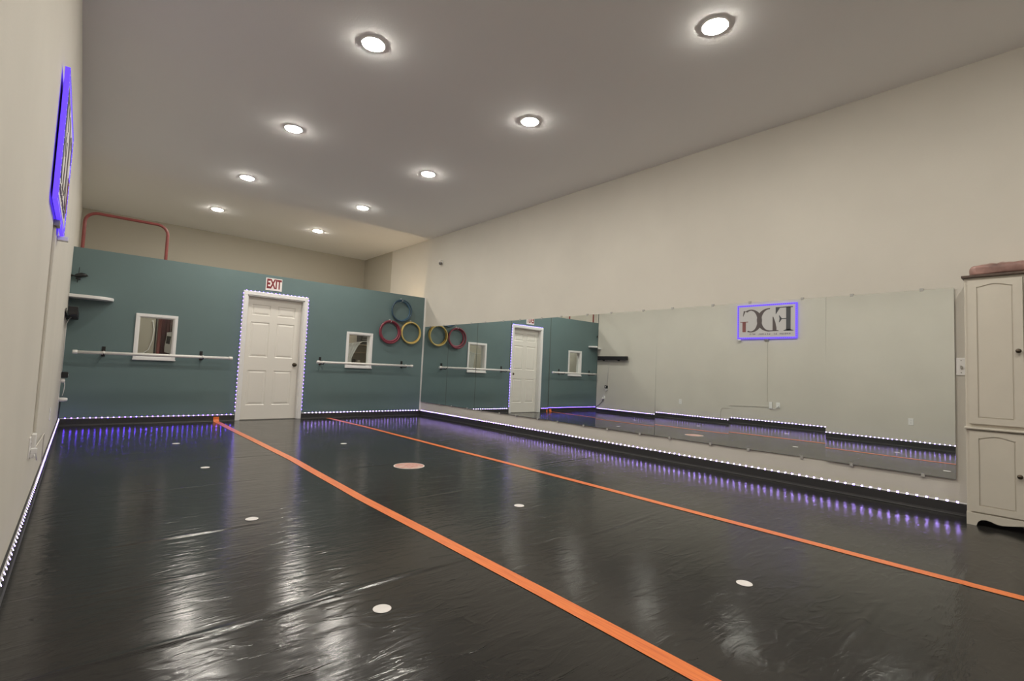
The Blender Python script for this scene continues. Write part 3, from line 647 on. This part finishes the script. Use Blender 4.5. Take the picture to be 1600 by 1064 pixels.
# ------------------------------------------------------------------ cabinet
def cabinet():
    root = thing('tall_cabinet', 'tall cream cabinet with arched panel doors beside the mirrors', 'cabinet')
    xf, xb, ya, yb = 5.245, W - 0.002, -8.352, -9.06
    bm = bmesh.new()
    box(bm, xf, xb, yb, ya, 0.088, 1.838)
    box(bm, xf, xb, ya - 0.018, ya, 0.0, 0.088); box(bm, xf, xb, yb, yb + 0.018, 0.0, 0.088)
    obj('carcass', bm, M_CAB, root, 0.002)
    # scalloped apron
    ym = (ya + yb) / 2
    half = [(-8.352, 0.0), (-8.405, 0.0), (-8.408, 0.014), (-8.416, 0.032), (-8.432, 0.045), (-8.455, 0.050), (-8.48, 0.046), (-8.51, 0.034), (-8.54, 0.031), (-8.59, 0.040), (-8.64, 0.052), (ym, 0.058)]
    low = half + [(2 * ym - y, z) for y, z in reversed(half[:-1])]
    bm = bmesh.new(); prism(bm, [(ya, 0.09)] + low + [(yb, 0.09)], lambda a, b, d: (d, a, b), xf - 0.02, xf); obj('apron', bm, M_CAB, root)
    B('waist_moulding', xf - 0.032, xf, yb - 0.006, ya + 0.006, 0.700, 0.716, M_CAB, root, 0.004)
    B('top_board', xf - 0.028, xb, yb - 0.01, ya + 0.014, 1.838, 1.856, M_DARKWOOD, root, 0.003)
    dw = [(-8.372, -8.664), (-8.668, -8.94 - 0.02)]
    def cdoor(y1, y0, z0, z1, knob_at, kz):
        x0 = xf - 0.020
        d = B('door', xf - 0.012, xf - 0.0005, y0, y1, z0, z1, M_CAB, root)
        st = 0.050
        bm = bmesh.new()
        box(bm, x0, xf - 0.012, y1 - st, y1, z0, z1); box(bm, x0, xf - 0.012, y0, y0 + st, z0, z1); box(bm, x0, xf - 0.012, y0 + st, y1 - st, z0, z0 + 0.045)
        a0, a1 = y0 + st, y1 - st; top = []
        for i in range(25):
            u = i / 24; c = math.cos((u - 0.5) * 2 * math.pi)
            bumpz = 0.020 * max(0.0, 0.5 + 0.5 * c) ** 0.8
            top.append((a0 + (a1 - a0) * u, z1 - 0.052 + bumpz))
        for (p, q), (p2, q2) in zip(top, top[1:]):
            prism(bm, [(p, q), (p2, q2), (p2, z1), (p, z1)], lambda a, b, dd: (dd, a, b), x0, xf - 0.012)
        bmesh.ops.remove_doubles(bm, verts=bm.verts[:], dist=1e-5)
        obj('frame', bm, M_CAB, d)
        g = 0.007; bm = bmesh.new()
        prism(bm, [(a0 + g, z0 + 0.045 + g), (a1 - g, z0 + 0.045 + g)] + [(min(max(p, a0 + g), a1 - g), q - g) for p, q in reversed(top)], lambda a, b, dd: (dd, a, b), xf - 0.0165, xf - 0.012)
        obj('raised_panel', bm, M_CAB, d)
        bm = bmesh.new(); lathe(bm, [(0.008, 0), (0.006, 0.008), (0.014, 0.014), (0.016, 0.022), (0.010, 0.028), (0.001, 0.029)], (x0, knob_at, kz), '-x', 16); obj('knob', bm, M_BRONZE, d)
    cdoor(-8.372, -8.664, 0.742, 1.815, -8.640, 1.281); cdoor(-8.372, -8.664, 0.100, 0.688, -8.636, 0.395)
    cdoor(-8.672, -9.045, 0.742, 1.815, -8.70, 1.281); cdoor(-8.672, -9.045, 0.100, 0.688, -8.70, 0.395)
cabinet()
# crumpled pink bundle on the cabinet
bm = bmesh.new(); nu, nv = 46, 20; rows = []
from mathutils import noise as nz
for i in range(nu + 1):
    u = i / nu; y = -8.378 - 0.66 * u; row = []
    e = min(1.0, u / 0.05, (1 - u) / 0.05); e = math.sqrt(max(0.0, e)) * 0.30 + 0.70
    for k in range(nv):
        t = 2 * math.pi * k / nv; c, s_ = math.cos(t), math.sin(t)
        x = 5.375 + 0.118 * e * math.copysign(abs(c) ** 0.35, c); z = 0.5 + 0.5 * math.copysign(abs(s_) ** 0.4, s_)
        p = Vector((x * 9, y * 7, z * 2.0)); f = nz.noise(p) * 0.026 + nz.noise(p * 3.1) * 0.014
        row.append(bm.verts.new((min(x - abs(f) * 0.8, W - 0.01), y, 1.8575 + max(0.0, z * (0.092 + f + 0.006 * u) * e))))
    rows.append(row)
for a, b in zip(rows, rows[1:]):
    for k in range(nv): bm.faces.new((a[k], a[(k + 1) % nv], b[(k + 1) % nv], b[k])).smooth = True
bm.faces.new(rows[0][::-1]); bm.faces.new(rows[-1])
tag(obj('folded_bundle', bm, mat('dusty pink plastic', (0.31, 0.18, 0.155), 0.35, vary=0.45, vscale=9, bump=0.4, bscale=25)), 'crumpled dusty pink wrapped bundle lying on the cabinet', 'bundle')

# ------------------------------------------------------------------ behind the partition
root = thing('pipe_frame', 'red bent pipe frame rising behind the teal wall', 'frame')
def bend(x0, x1, z, r, y):
    pts = [(x0, y, 0.0), (x0, y, z - r)] + [(x0 + r - r * math.cos(t), y, z - r + r * math.sin(t)) for t in [i * math.pi / 16 for i in range(1, 8)]]
    pts += [(x0 + r, y, z), (x1 - r, y, z)] + [(x1 - r + r * math.sin(t), y, z - r + r * math.cos(t)) for t in [i * math.pi / 16 for i in range(1, 8)]] + [(x1, y, z - r), (x1, y, 0.0)]
    return pts
bm = bmesh.new(); tube(bm, bend(0.085, 1.045, 2.965, 0.14, 0.19), 0.021, 12); obj('hoop_rail', bm, M_RED, root)
for x in (0.085, 1.045):
    bm = bmesh.new(); lathe(bm, [(0.05, 0), (0.05, 0.008), (0.024, 0.012)], (x, 0.19, 0.0005), 'z', 16); obj('foot_flange', bm, M_RED, root)

root = thing('wall_lamp', 'warm lamp mounted low on the back of the teal partition', 'lamp')
B('mount', 4.86, 4.94, T, T + 0.02, 1.62, 1.72, M_PLASTIC, root, 0.004)
bm = bmesh.new(); tube(bm, [(4.90, T + 0.02, 1.67), (4.90, T + 0.10, 1.69)], 0.008, 8); obj('arm', bm, M_BRONZE, root)
bm = bmesh.new(); lathe(bm, [(0.03, 0.0), (0.05, 0.03), (0.075, 0.09), (0.07, 0.09), (0.045, 0.035), (0.02, 0.01)], (4.90, T + 0.12, 1.66), 'z', 20); obj('shade', bm, M_BRONZE, root)
bm = bmesh.new(); lathe(bm, [(0.02, 0.02), (0.035, 0.05), (0.03, 0.075), (0.0, 0.085)], (4.90, T + 0.12, 1.66), 'z', 16); obj('bulb', bm, emit('warm bulb', (1.0, 0.72, 0.42), 420.0), root)

# clothes rail with a maroon curtain
root = thing('curtain_rail', 'freestanding dark rail behind the teal wall', 'rail')
bm = bmesh.new(); tube(bm, [(1.05, 0.75, 0.0), (1.05, 0.75, 1.86)], 0.012, 8); tube(bm, [(1.75, 0.75, 0.0), (1.75, 0.75, 1.86)], 0.012, 8); tube(bm, [(1.04, 0.75, 1.85), (1.76, 0.75, 1.85)], 0.012, 8)
box(bm, 1.02, 1.08, 0.60, 0.90, 0.0, 0.02); box(bm, 1.72, 1.78, 0.60, 0.90, 0.0, 0.02); obj('rail_frame', bm, M_BLACKMETAL, root)
bm = bmesh.new(); n = 60; rows = []
for k in range(2):
    rows.append([bm.verts.new((1.07 + 0.62 * i / n, 0.75 + 0.022 * math.sin(i * 0.85) + 0.008 * math.sin(i * 2.1), 0.25 + 1.585 * k)) for i in range(n + 1)])
for i in range(n): bm.faces.new((rows[0][i], rows[0][i + 1], rows[1][i + 1], rows[1][i])).smooth = True
o = obj('maroon_curtain', bm, mat('maroon cloth', (0.11, 0.022, 0.03), 0.85, vary=0.25, vscale=6)); md = o.modifiers.new('thickness', 'SOLIDIFY'); md.thickness = 0.004
tag(o, 'dark maroon curtain seen through the window by the corner shelf', 'curtain')
root = thing('paper_frame', 'bent white card with a dark square hung on the maroon curtain', 'card')
def card(outl, d0, d1, m, name):
    bm = bmesh.new(); A = []; nn = 10
    for k in range(nn + 1):
        t = k / nn; z = 1.035 + 0.345 * t; bow = 0.022 * math.sin(t * math.pi * 1.5 + 0.4); yy = 0.70 - 0.02 * math.sin(t * 3.0)
        A.append([bm.verts.new((1.165 + 0.115 * s_ - bow * (0.4 + 0.6 * s_) + 0.016, yy - d, z + (0.03 * (1 - 2 * t)) * (0.5 - s_))) for d in (d0, d1) for s_ in outl])
    for a, b in zip(A, A[1:]):
        for q in (0, 2): bm.faces.new((a[q], a[q + 1], b[q + 1], b[q]))
        for p, q in ((0, 2), (1, 3)): bm.faces.new((a[p], a[q], b[q], b[p]))
    bm.faces.new((A[0][0], A[0][1], A[0][3], A[0][2])); bm.faces.new((A[-1][0], A[-1][1], A[-1][3], A[-1][2]))
    return obj(name, bm, m, root)
card((0.0, 1.0), 0.0, 0.004, mat('white card', (0.85, 0.85, 0.86), 0.6), 'sheet')
bm = bmesh.new(); prism(bm, [(1.185, 1.19), (1.235, 1.18), (1.25, 1.305), (1.195, 1.31)], lambda a, b, d: (a, d, b), 0.672, 0.676); obj('dark_square', bm, mat('dark print', (0.035, 0.035, 0.035), 0.6), root)
bm = bmesh.new(); tube(bm, [(1.235, 0.69, 1.385), (1.235, 0.715, 1.60), (1.235, 0.735, 1.835)], 0.002, 6); obj('string', bm, M_PLASTIC, root)
bm = bmesh.new()
tube(bm, [(1.195, 3.09, 1.66), (1.225, 3.095, 1.50), (1.21, 3.095, 1.28), (1.16, 3.095, 1.10), (1.09, 3.09, 1.03), (0.98, 3.09, 1.01)], 0.010, 8)
lathe(bm, [(0.018, 0), (0.018, 0.012)], (1.195, 3.109, 1.665), '-y', 12)
tag(obj('hanging_cord', bm, M_PLASTIC), 'white cord hung on the khaki wall behind the teal partition', 'cord')

# shelf unit behind window 2
root = thing('shelf_unit', 'wooden shelf unit seen through the window by the hoops', 'shelf')
WOODM = mat('tan shelf wood', (0.42, 0.35, 0.27), 0.55, vary=0.15, vscale=8)
bm = bmesh.new()
for x in (4.22, 5.10): box(bm, x, x + 0.02, 1.0, 1.3, 0.0, 1.66)
box(bm, 4.24, 5.10, 1.288, 1.3, 0.0, 1.66); obj('carcass', bm, mat('grey tan back panel', (0.52, 0.48, 0.41), 0.7), root)
for z in (0.30, 0.66, 1.00, 1.225, 1.385): B('shelf_board', 4.24, 5.10, 1.0, 1.288, z, z + 0.018, WOODM, root)
root = thing('storage_box', 'dark box with pale print on the shelf behind the window', 'box')
B('body', 4.60, 4.78, 1.03, 1.24, 1.4035, 1.62, mat('black card', (0.02, 0.02, 0.022), 0.5), root, 0.004)
for z, a, b in ((1.56, 4.64, 4.73), (1.51, 4.63, 4.75), (1.47, 4.65, 4.72)): B('print_line', a, b, 1.028, 1.030, z, z + 0.012, mat('grey print', (0.2, 0.2, 0.2), 0.6), root)
bm = bmesh.new(); lathe(bm, [(0.038, 0), (0.04, 0.01), (0.04, 0.06), (0.03, 0.068)], (4.50, 1.10, 1.0185), 'z', 18); tag(obj('jar', bm, mat('dark jar', (0.05, 0.04, 0.035), 0.3)), 'small dark jar on the shelf behind the window by the hoops', 'jar')
bm = bmesh.new(); lathe(bm, [(0.035, 0), (0.038, 0.01), (0.038, 0.05), (0.02, 0.058)], (4.60, 1.10, 1.0185), 'z', 18); tag(obj('cup', bm, M_PLASTIC), 'small white cup on the shelf behind the window by the hoops', 'cup')
# white cloth swept aside behind window 2, on its own little rod
root = thing('white_curtain', 'white curtain swept aside behind the window by the hoops', 'curtain')
bm = bmesh.new(); n, mrows = 26, 16; rows = []
for k in range(mrows + 1):
    t = k / mrows; z = 1.43 - 0.60 * t
    xr = 4.31 - 0.20 * min(1, t * 1.8) ** 0.7 + 0.0 * t; xl = 3.94 + 0.06 * t
    rows.append([bm.verts.new((xl + (xr - xl) * i / n, 0.30 + 0.016 * math.sin(i * 1.2 + t), z - (0.10 * (1 - i / n)) * (1 - t) * 0.8)) for i in range(n + 1)])
for a, b in zip(rows, rows[1:]):
    for i in range(n): bm.faces.new((a[i], a[i + 1], b[i + 1], b[i])).smooth = True
o = obj('cloth', bm, mat('white cloth', (0.82, 0.81, 0.79), 0.8), root); md = o.modifiers.new('thickness', 'SOLIDIFY'); md.thickness = 0.004
bm = bmesh.new(); tube(bm, [(3.90, T, 1.345), (3.90, 0.30, 1.345), (4.33, 0.30, 1.435), (4.40, 0.30, 1.44), (4.40, T, 1.44)], 0.006, 8); obj('rod', bm, M_PLASTIC, root)
